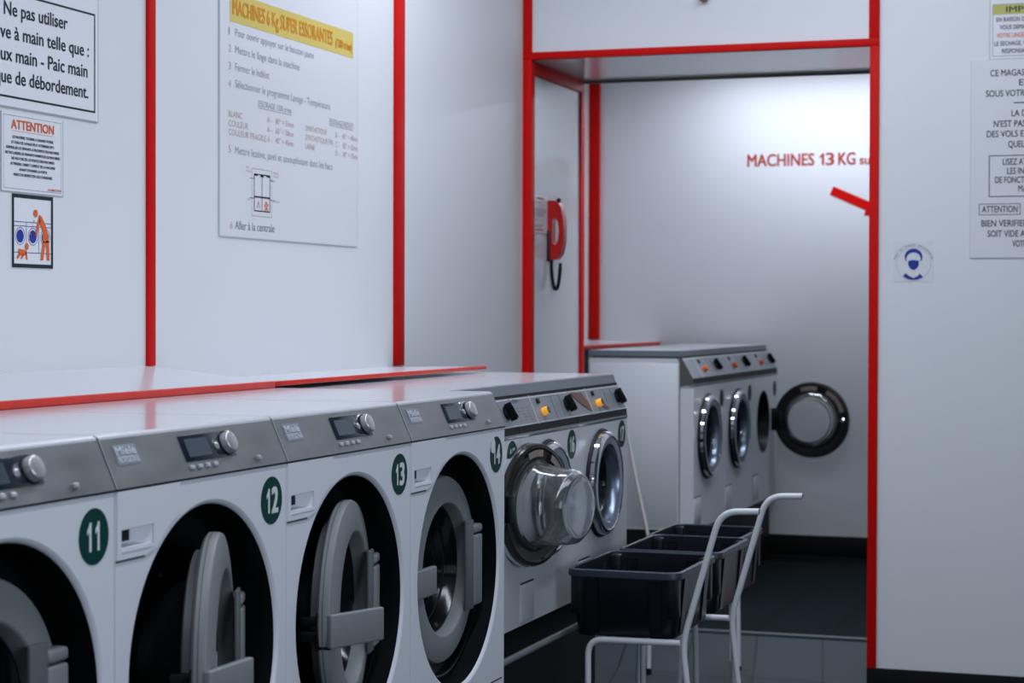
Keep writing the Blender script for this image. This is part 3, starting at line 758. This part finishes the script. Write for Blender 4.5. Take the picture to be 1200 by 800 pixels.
# ------------------------------------------------------------------ notices on the left wall
def wfull(full, vis, w): 
    g = lambda t: max(v.x for v in glyphs(t)[0]) - min(v.x for v in glyphs(t)[0])
    return w*g(full)/g(vis)
def sign(name, label, cat, origin, u, v, n, a0, a1, b0, b1, m='paper', t=.003, edge=None):
    """flat notice; a along u, b along v (world coordinates), returns the thing and a frame function"""
    o = thing(name, (origin + u*a0 + v*b0), label, cat)
    base = origin + u*a0 + v*b0
    MB().obox(Vector((0, 0, 0)), u, v, n, 0, a1-a0, 0, b1-b0, .0002, t).build('panel', m, o, smooth=False)
    if edge:
        e = MB()
        for q in ((-.001, .0015, 0, b1-b0), (a1-a0-.0015, a1-a0+.001, 0, b1-b0), (0, a1-a0, -.001, .0015)): e.obox(Vector((0, 0, 0)), u, v, n, q[0], q[1], q[2], q[3], .0002, t+.0002)
        e.build('panel_edge', edge, o, smooth=False)
    F = lambda a, b_, k=0: u*(a-a0) + v*(b_-b0) + n*(t+.0006+k)
    return o, F
UL, VL, NL = Vector((0, 1, 0)), Vector((0, 0, 1)), Vector((1, 0, 0))
OL = Vector((WX, 0, 0))
# large framed notice
o, F = sign('notice_board', 'large white notice with black frame, at the top left corner of the wall', 'notice', OL, UL, VL, NL, 3.10, 4.109, 1.843, 2.145, 'paper', .004, 'plexi_edge')
m = MB(); frame_lines(m, 3.14, 4.095, 1.863, 2.095, .0045, F)
write(m, 'Ne pas utiliser', F, 3.716, 2.0425, .0290, .257, .016)
write(m, 'de lessive à main telle que :', F, 4.066, 1.9915, .0290, wfull('de lessive à main telle que :', 've à main telle que :', .364), .016, 'R')
write(m, 'deux main - Paic main', F, 4.060, 1.943, .0290, wfull('deux main - Paic main', 'ux main - Paic main', .356), .016, 'R')
write(m, 'risque de débordement.', F, 4.063, 1.8945, .0290, wfull('risque de débordement.', 'ue de débordement.', .357), .016, 'R')
m.build('lettering', 'ink', o, smooth=False)
# attention paper
o, F = sign('paper_notice', 'small white paper headed with an orange word, under the large framed notice', 'notice', OL, UL, VL, NL, 3.709, 3.958, 1.659, 1.8325, 'paper', .002, 'plexi_edge')
m = MB(); frame_lines(m, 3.717, 3.950, 1.666, 1.826, .0006, F)
TX = ['CE MATERIEL TOURNE A GRANDE VITESSE', "ET L'EAU DE LAVAGE PEUT ATTEINDRE 90°C", 'SURVEILLER LES ENFANTS A PROXIMITE DES MACHINES', 'NE PAS LAISSER LES ENFANTS MANIPULER LES MACHINES',
      'NE PAS FORCER LES PORTES DES MACHINES', "ATTENDRE L'ARRET COMPLET DE LA MACHINE", "AVANT D'OUVRIR LA PORTE", 'MERCI DE RESPECTER CES CONSIGNES']
WD = [.165, .172, .213, .22, .172, .18, .112, .155]
for i, (s_, w_) in enumerate(zip(TX, WD)): write(m, s_, F, 3.8335, 1.7765-i*.0117, .0058, w_, .015, 'C')
m.build('lettering', 'ink', o, smooth=False)
m = MB(); write(m, 'ATTENTION', F, 3.747, 1.7975, .0195, .171, .03); flat(m, rect(3.749, 3.917, 1.7925, 1.7932), F); write(m, 'LA DIRECTION', F, 3.893, 1.669, .0045, .055, .01)
m.build('heading', 'ink_orange', o, smooth=False)
# pictogram
o, F = sign('pictogram_sign', 'black framed pictogram of an orange adult and child before washing machines', 'sign', OL, UL, VL, NL, 3.749, 3.915, 1.4935, 1.6555, 'paper', .002)
m = MB(); frame_lines(m, 3.749, 3.915, 1.4935, 1.6555, .0085, F); m.build('border', 'ink', o, smooth=False)
m = MB()
for z in (1.5945, 1.5855, 1.527): flat(m, rect(3.758, 3.906, z-.0007, z+.0007), F)
for a in (3.806, 3.856): flat(m, rect(a-.0007, a+.0007, 1.527, 1.594), F)
for a in (3.781, 3.832, 3.883):
    pts = circ(a, 1.563, .0195, 30); q = circ(a, 1.563, .0182, 30)
    for k in range(30): flat(m, [pts[k], pts[(k+1) % 30], q[(k+1) % 30], q[k]], F)
    flat(m, circ(a, 1.563, .0145, 28), F)
m.build('machines_print', 'ink_blue', o, smooth=False)
m = MB(); G = lambda a, b_: F(a, b_, .0005)
flat(m, circ(3.8425, 1.6155, .0088, 22), G)
def poly(pts): flat(m, pts, G)
poly([(3.857, 1.613), (3.866, 1.611), (3.884, 1.590), (3.893, 1.572), (3.896, 1.552), (3.872, 1.552), (3.872, 1.575), (3.858, 1.595)])
poly([(3.857, 1.613), (3.862, 1.598), (3.853, 1.578), (3.849, 1.565), (3.841, 1.566), (3.846, 1.584)])
poly([(3.872, 1.554), (3.884, 1.554), (3.874, 1.512), (3.862, 1.511)]); poly([(3.884, 1.556), (3.897, 1.556), (3.900, 1.512), (3.889, 1.511)])
flat(m, circ(3.807, 1.5405, .0078, 20), G)
poly([(3.775, 1.535), (3.800, 1.533), (3.806, 1.526), (3.803, 1.521), (3.780, 1.522), (3.772, 1.528)])
poly([(3.801, 1.530), (3.807, 1.528), (3.811, 1.512), (3.805, 1.511)]); poly([(3.776, 1.526), (3.783, 1.522), (3.773, 1.513), (3.766, 1.514)]); poly([(3.789, 1.524), (3.797, 1.522), (3.789, 1.513), (3.782, 1.513)])
for a, z in ((3.836, 1.598), (3.830, 1.586), (3.822, 1.569), (3.816, 1.556)): flat(m, circ(a, z, .0022, 10), G)
m.build('figures_print', 'ink_orange', o, smooth=False)
# big instruction board
o, F = sign('instruction_board', 'pale washing instruction board with yellow heading, on the wall above the machines', 'notice', OL, UL, VL, NL, 4.729, 5.650, 1.599, 2.46, 'plexi', .004, 'panel_line')
m = MB(); flat(m, rect(4.787, 5.614, 2.176, 2.2545), F); m.build('heading_band', 'yellow', o, smooth=False)
m = MB(); F2 = lambda a, b_: F(a, b_, .0006)
write(m, 'MACHINES 6 Kg SUPER ESSORANTES', F2, 4.803, 2.197, .040, .655, .022); write(m, '(1200 tr/mn)', F2, 5.480, 2.197, .024, .122, .02)
m.build('heading', 'title', o, smooth=False)
m = MB(); H_ = .0205
write(m, 'Pour ouvrir appuyer sur le bouton jaune', F, 4.818, 2.140, H_, .508); write(m, 'Mettre le linge dans la machine', F, 4.818, 2.094, H_, .408)
write(m, 'Fermer le hublot', F, 4.818, 2.047, H_, .208); write(m, 'Sélectionner le programme Lavage - Température', F, 4.818, 2.002, H_, .625)
write(m, 'Mettre lessive, javel et assouplissant dans les bacs', F, 4.818, 1.823, H_, .643)
write(m, 'ESSORAGE 1200 tr/mn', F, 4.959, 1.9645, .0165, .214); flat(m, rect(4.959, 5.173, 1.9595, 1.9612), F)
write(m, 'ESSORAGE REDUIT', F, 5.437, 1.9595, .0165, .178); flat(m, rect(5.437, 5.615, 1.9545, 1.9562), F)
write(m, '1', F, 4.779, 2.139, H_, .007)
m.build('glare_washed_lettering', 'ink_grey', o, smooth=False)
m = MB()
for s_, z in (('2', 2.093), ('3', 2.046), ('4', 1.999), ('5', 1.8235)): write(m, s_, F, 4.779, z, H_, .014)
for s_, z, w_ in (('BLANC', 1.920, .082), ('COULEUR', 1.895, .118), ('COULEUR FRAGILE', 1.871, .228)): write(m, s_, F, 4.779, z, .0165, w_)
for s_, z in (("A -   80° = 55mn", 1.9255), ("A -   60° = 50mn", 1.8985), ("A -   40° = 45mn", 1.871)): write(m, s_, F, 5.014, z, .0160, .172)
for s_, z, w_ in (('SYNTHETIQUE', 1.9245, .151), ('SYNTHETIQUE FIN', 1.8975, .196), ('LAINE', 1.872, .066)): write(m, s_, F, 5.267, z, .0160, w_)
for s_, z in (("B -   40° = 40mn", 1.9225), ("C -   30° = 35mn", 1.894), ("D -   30° = 30mn", 1.868)): write(m, s_, F, 5.482, z, .0160, .168)
for s_, a, z, w_ in (('BAC', 4.885, 1.789, .02), ('LAVAGE', 4.880, 1.779, .032), ('JAVEL', 4.893, 1.702, .018), ('PRELAVAGE', 5.052, 1.784, .035), ('LAVAGE', 5.055, 1.774, .03), ('ASSOUPLISSANT', 5.050, 1.704, .045)): write(m, s_, F, a, z, .0055, w_)
write(m, '6', F, 4.790, 1.620, .0205, .014)
m.build('red_lettering', 'ink_pink', o, smooth=False)
m = MB(); frame_lines(m, 4.9195, 5.0425, 1.6605, 1.7915, .0010, F); write(m, 'Aller à la centrale', F, 4.818, 1.620, .0225, .243)
m.build('dark_lettering', 'ink_mid', o, smooth=False)
m = MB(); frame_lines(m, 4.932, 5.033, 1.674, 1.778, .003, F); flat(m, rect(4.981, 4.9835, 1.675, 1.777), F); flat(m, rect(4.933, 5.032, 1.712, 1.7165), F)
flat(m, rect(4.933, 4.955, 1.772, 1.778), F); flat(m, rect(4.972, 4.992, 1.770, 1.778), F); flat(m, rect(5.010, 5.032, 1.772, 1.778), F)
for a, z in ((4.905, 1.763), (4.905, 1.709), (5.030, 1.763), (5.030, 1.709)): flat(m, rect(a, a+.032, z, z+.0014), F)
m.build('drawer_diagram', 'ink', o, smooth=False)
m = MB(); flat(m, [(4.958, 1.703), (4.963, 1.703), (4.972, 1.683), (4.966, 1.683), (4.960, 1.697), (4.954, 1.683), (4.948, 1.683)], F); m.build('tray_symbol', 'ink_pink', o, smooth=False)
m = MB()
for a, z in ((5.008, 1.700), (5.016, 1.694), (5.001, 1.692), (5.010, 1.687), (5.003, 1.680), (5.016, 1.680)): flat(m, circ(a, z, .0045, 10), F)
m.build('flower_symbol', 'ink_orange', o, smooth=False)

# paper and phone on the jamb
OJ = Vector((WX+.02, 0, 0))
o, F = sign('paper_notice', 'small faded paper beside the red phone on the doorway side', 'notice', OJ, UL, VL, NL, 7.316, 7.52, 1.708, 1.858, 'paper', .002, 'plexi_edge')
m = MB()
for z, w_ in ((1.828, .10), (1.800, .15), (1.792, .16), (1.783, .15), (1.775, .12), (1.757, .05), (1.738, .12), (1.731, .10)):
    a = 7.330
    while a < 7.330+w_:
        l_ = random.uniform(.010, .025); flat(m, rect(a, a+l_, z, z+.0035), F); a += l_+.004
m.build('printed_lines', 'ink_grey', o, smooth=False)
m = MB()
for q in (rect(7.38, 7.47, 1.842, 1.848), rect(7.33, 7.46, 1.718, 1.724)): flat(m, q, F)
m.build('red_lines', 'ink_orange', o, smooth=False)
ph = thing('wall_phone', (WX+.02, 7.515, 1.605), 'red wall phone with looped handle and black cord, on the doorway side', 'telephone')
a = MB()
outl = [(.0003, .004), (.012, .0), (.042, .003), (.058, .025), (.068, .070), (.070, .120), (.067, .165), (.058, .210), (.042, .234), (.012, .238), (.0003, .234)]
slot = [(.022, .068), (.036, .060), (.046, .080), (.050, .115), (.046, .150), (.036, .168), (.022, .162)]
a.plate(outl, [slot], lambda p, q, d: (p, d, q), .046)
a.build('handset', 'phone_red', ph)
MB().box(.0003, .015, -.006, .052, -.006, .120, .005).build('grip', 'phone_dark', ph)
MB().box(.036, .050, .012, .034, .230, .246, .003).build('hook', 'black', ph)
c = MB()
base = fillet([(.012, .023, .004), (.014, .023, -.060), (.024, .023, -.118), (.040, .023, -.112), (.048, .023, -.050), (.050, .023, -.012)], .03, 10)
c.tube(base, .0065, 10)
for i in range(1, len(base)-1):
    d_ = (base[i+1]-base[i-1]).normalized()
    c.lathe([(.0065, -.003), (.0085, 0), (.0065, .003)], base[i], (d_, d_.cross(Vector((0, 1, 0))).normalized(), Vector((0, 1, 0))), 10)
c.build('cord', 'black', ph)

# ------------------------------------------------------------------ notices on the right wall
VIS = {'EN RAISON DES RISQUES': ('EN RAISON', 0.081), 'VOUS DEMANDONS DE': ('VOUS', 0.041), 'LE SECHAGE. NOUS': ('LE SECHAGE', 0.092), 'RESPONSABLES': ('RESPONS', 0.067), 'CE MAGASIN': ('CE MAGAS', 0.119), 'EST': ('EST', 0.055), 'SOUS VOTRE PROTECTION': ('SOUS VOT', 0.119), 'LA DIRECTION': ('LA', 0.027), "N'EST PAS RESPONSABLE": ("N'EST PA", 0.1), 'DES VOLS ET PERTES': ('DES VOLS', 0.108), 'QUELCONQUES': ('QUE', 0.045), 'LISEZ ATTENTIVEMENT': ('LISEZ', 0.049), 'LES INSTRUCTIONS': ('LES IN', 0.058), 'DE FONCTIONNEMENT': ('DE FONC', 0.088), 'MACHINES': ('MACHINES', 0.105), 'ATTENTION': ('ATTENTION', 0.124), 'BIEN VERIFIER QUE': ('BIEN VERIFIE', 0.144), 'SOIT VIDE AVANT': ('SOIT VIDE', 0.107), 'VOTRE LAVAGE': ('VOT', 0.037)}
UR, VR, NR = Vector((1, 0, 0)), Vector((0, 0, 1)), Vector((0, -1, 0))
OR = Vector((0, DY, 0))
o, F = sign('paper_notice', 'small notice with dull yellow heading band, at the top right', 'notice', OR, UR, VR, NR, -.678, -.36, 2.307, 2.52, 'paper', .003, 'plexi_edge')
m = MB(); frame_lines(m, -.669, -.369, 2.3165, 2.503, .0022, F); m.build('border', 'ink_pale', o, smooth=False)
m = MB(); flat(m, rect(-.667, -.371, 2.4655, 2.501), F); m.build('heading_band', 'yellow_dull', o, smooth=False)
m = MB(); F2 = lambda a, b_: F(a, b_, .0006)
write(m, 'IMPORTANT', F2, -.621, 2.473, .0200, wfull('IMPORTANT', 'IMP', .060), .016)
for s_, a, z, w_ in (("EN RAISON DES RISQUES", -.655, 2.440, .255), ('VOUS DEMANDONS DE', -.643, 2.4125, .225), ("LE SECHAGE. NOUS", -.662, 2.3545, .26), ('RESPONSABLES', -.635, 2.3275, .22)): write(m, s_, F, a, z, .0150, wfull(s_, *VIS[s_]), .012)
m.build('lettering', 'ink', o, smooth=False)
m = MB(); write(m, 'VOTRE LINGE APRES', F, -.654, 2.3835, .0150, wfull('VOTRE LINGE APRES', 'VOTRE', .048), .012); m.build('orange_line', 'ink_orange', o, smooth=False)
o, F = sign('notice_board', 'tall pale notice board with black capitals, at the right edge of the photo', 'notice', OR, UR, VR, NR, -.743, -.27, 1.597, 2.306, 'plexi', .004, 'panel_line')
m = MB()
for s_, a, z, w_ in (('CE MAGASIN', -.675, 2.246, .21), ('EST', -.575, 2.2105, .07), ('SOUS VOTRE PROTECTION', -.690, 2.173, .40), ('LA DIRECTION', -.600, 2.1015, .22), ("N'EST PAS RESPONSABLE", -.662, 2.0645, .37),
                     ('DES VOLS ET PERTES', -.686, 2.0285, .335), ('QUELCONQUES', -.611, 1.991, .215), ('LISEZ ATTENTIVEMENT', -.629, 1.9285, .30), ('LES INSTRUCTIONS', -.614, 1.8955, .27), ('DE FONCTIONNEMENT', -.656, 1.864, .31), ('MACHINES', -.575, 1.8325, .14),
                     ('ATTENTION', -.701, 1.7595, .128), ('BIEN VERIFIER QUE', -.703, 1.709, .30), ('SOIT VIDE AVANT', -.681, 1.672, .28), ('VOTRE LAVAGE', -.594, 1.636, .23)):
    write(m, s_, F, a, z, .0225, wfull(s_, *VIS[s_]), .010)
flat(m, rect(-.593, -.42, 2.1475, 2.1515), F); frame_lines(m, -.678, -.335, 1.8145, 1.9635, .003, F); frame_lines(m, -.712, -.567, 1.750, 1.7905, .0022, F)
m.build('lettering', 'ink', o, smooth=False)
o, F = sign('mask_sticker', 'small square sticker with a blue masked head inside a circle', 'sticker', OR, UR, VR, NR, -1.016, -.874, 1.512, 1.658, 'plexi', .0012)
m = MB(); cx, cz = -.9435, 1.575
def arcband(m, cx, cz, r0_, r1_, a0, a1, n=24):
    for k in range(n):
        t0, t1 = rad(a0+(a1-a0)*k/n), rad(a0+(a1-a0)*(k+1)/n)
        flat(m, [(cx+r0_*math.cos(t0), cz+r0_*math.sin(t0)), (cx+r0_*math.cos(t1), cz+r0_*math.sin(t1)), (cx+r1_*math.cos(t1), cz+r1_*math.sin(t1)), (cx+r1_*math.cos(t0), cz+r1_*math.sin(t0))], F)
hc = 1.602
for k in range(20):       # hair
    t0, t1 = rad(-34+248*k/20), rad(-34+248*(k+1)/20)
    w0 = .0075+.0085*math.sin(t0); w1 = .0075+.0085*math.sin(t1)
    flat(m, [(cx+.0320*math.cos(t0), hc+.0300*math.sin(t0)), (cx+.0320*math.cos(t1), hc+.0300*math.sin(t1)), (cx+(.0320-w1)*math.cos(t1), hc+(.0320-w1)*math.sin(t1)), (cx+(.0320-w0)*math.cos(t0), hc+(.0320-w0)*math.sin(t0))], F)
flat(m, [(cx-.019, 1.588), (cx, 1.591), (cx+.019, 1.588), (cx+.019, 1.572), (cx+.012, 1.560), (cx, 1.553), (cx-.012, 1.560), (cx-.019, 1.572)], F)
sh = [(cx+.060*math.cos(rad(a)), cz+.003+.060*math.sin(rad(a))) for a in range(-52, -129, -7)]
flat(m, [(cx+.034, 1.530), (cx+.022, 1.541), (cx+.016, 1.533), (cx, 1.525), (cx-.016, 1.533), (cx-.028, 1.543), (cx-.038, 1.533)] + sh[::-1], F)
m.build('masked_head', 'ink_blue', o, smooth=False)
m = MB(); arcband(m, cx, cz, .0605, .0615, 0, 360, 48)
txt = 'PORT DU MASQUE OBLIGATOIRE'
for i, ch in enumerate(txt):
    if ch == ' ': continue
    t_ = rad(163-146*i/(len(txt)-1)); ra = .0665
    FF = lambda a, b_, t_=t_: F(cx+(ra+b_)*math.cos(t_)+a*math.sin(t_), cz+(ra+b_)*math.sin(t_)-a*math.cos(t_))
    write(m, ch, FF, -.0024, 0, .0075, .0048 if ch != 'I' else .0014, .02)
m.build('ring_lettering', 'ink_pale', o, smooth=False)
# little fitting hanging high on the lintel
hk = thing('wall_fitting', (-1.725, DY, 2.556), 'small brown fitting high on the white wall over the doorway', 'fitting')
MB().lathe([(.0165, 0), (.0165, -.03), (.013, -.036), (.001, -.037)], (0, 0, .02), 'Y', 24, (True, True)).build('stem', 'brown_knob', hk)
MB().lathe([(.010, -.036), (.010, -.045), (.001, -.046)], (0, 0, .02), 'Y', 20, (True, True)).build('cap', 'brown_knob', hk)

# ------------------------------------------------------------------ lettering and arrow on the back wall
OB = Vector((0, BY, 0))
o, F = sign('wall_lettering', 'red capitals with a weight in kilograms on the back wall', 'lettering', OB, UR, VR, NR, -2.292, -1.20, 2.18, 2.27, 'wall', .0004)
for c_ in kids(o): bpy.data.objects.remove(c_)
m = MB(); s_ = BY/10.72
write(m, 'MACHINES', F, -2.290, 2.197, .0640, .366, .025); m.face([F(-1.905+p*.055, 2.197+q*.064) for p, q in ONE]); write(m, '3', F, -1.858, 2.197, .0640, .042, .03); write(m, 'KG', F, -1.791, 2.197, .0640, .090, .025); write(m, 'super essorantes', F, -1.676, 2.197, .047, .46, .03)
m.build('letters', 'ink_red', o, smooth=False)
o, F = sign('wall_arrow', 'red arrow slanting down to the right on the back wall', 'sign', OB, UR, VR, NR, -1.84, -1.45, 1.83, 2.09, 'wall', .0004)
for c_ in kids(o): bpy.data.objects.remove(c_)
m = MB()
pts = [(-1.818, 2.081), (-1.838, 2.036), (-1.645, 1.949), (-1.652, 1.920), (-1.50, 1.925), (-1.595, 2.045), (-1.610, 1.990)]
m.plate(pts, [], lambda a, b_, d: F(a, b_, d), .0008); m.build('arrow_shape', 'red', o, smooth=False)
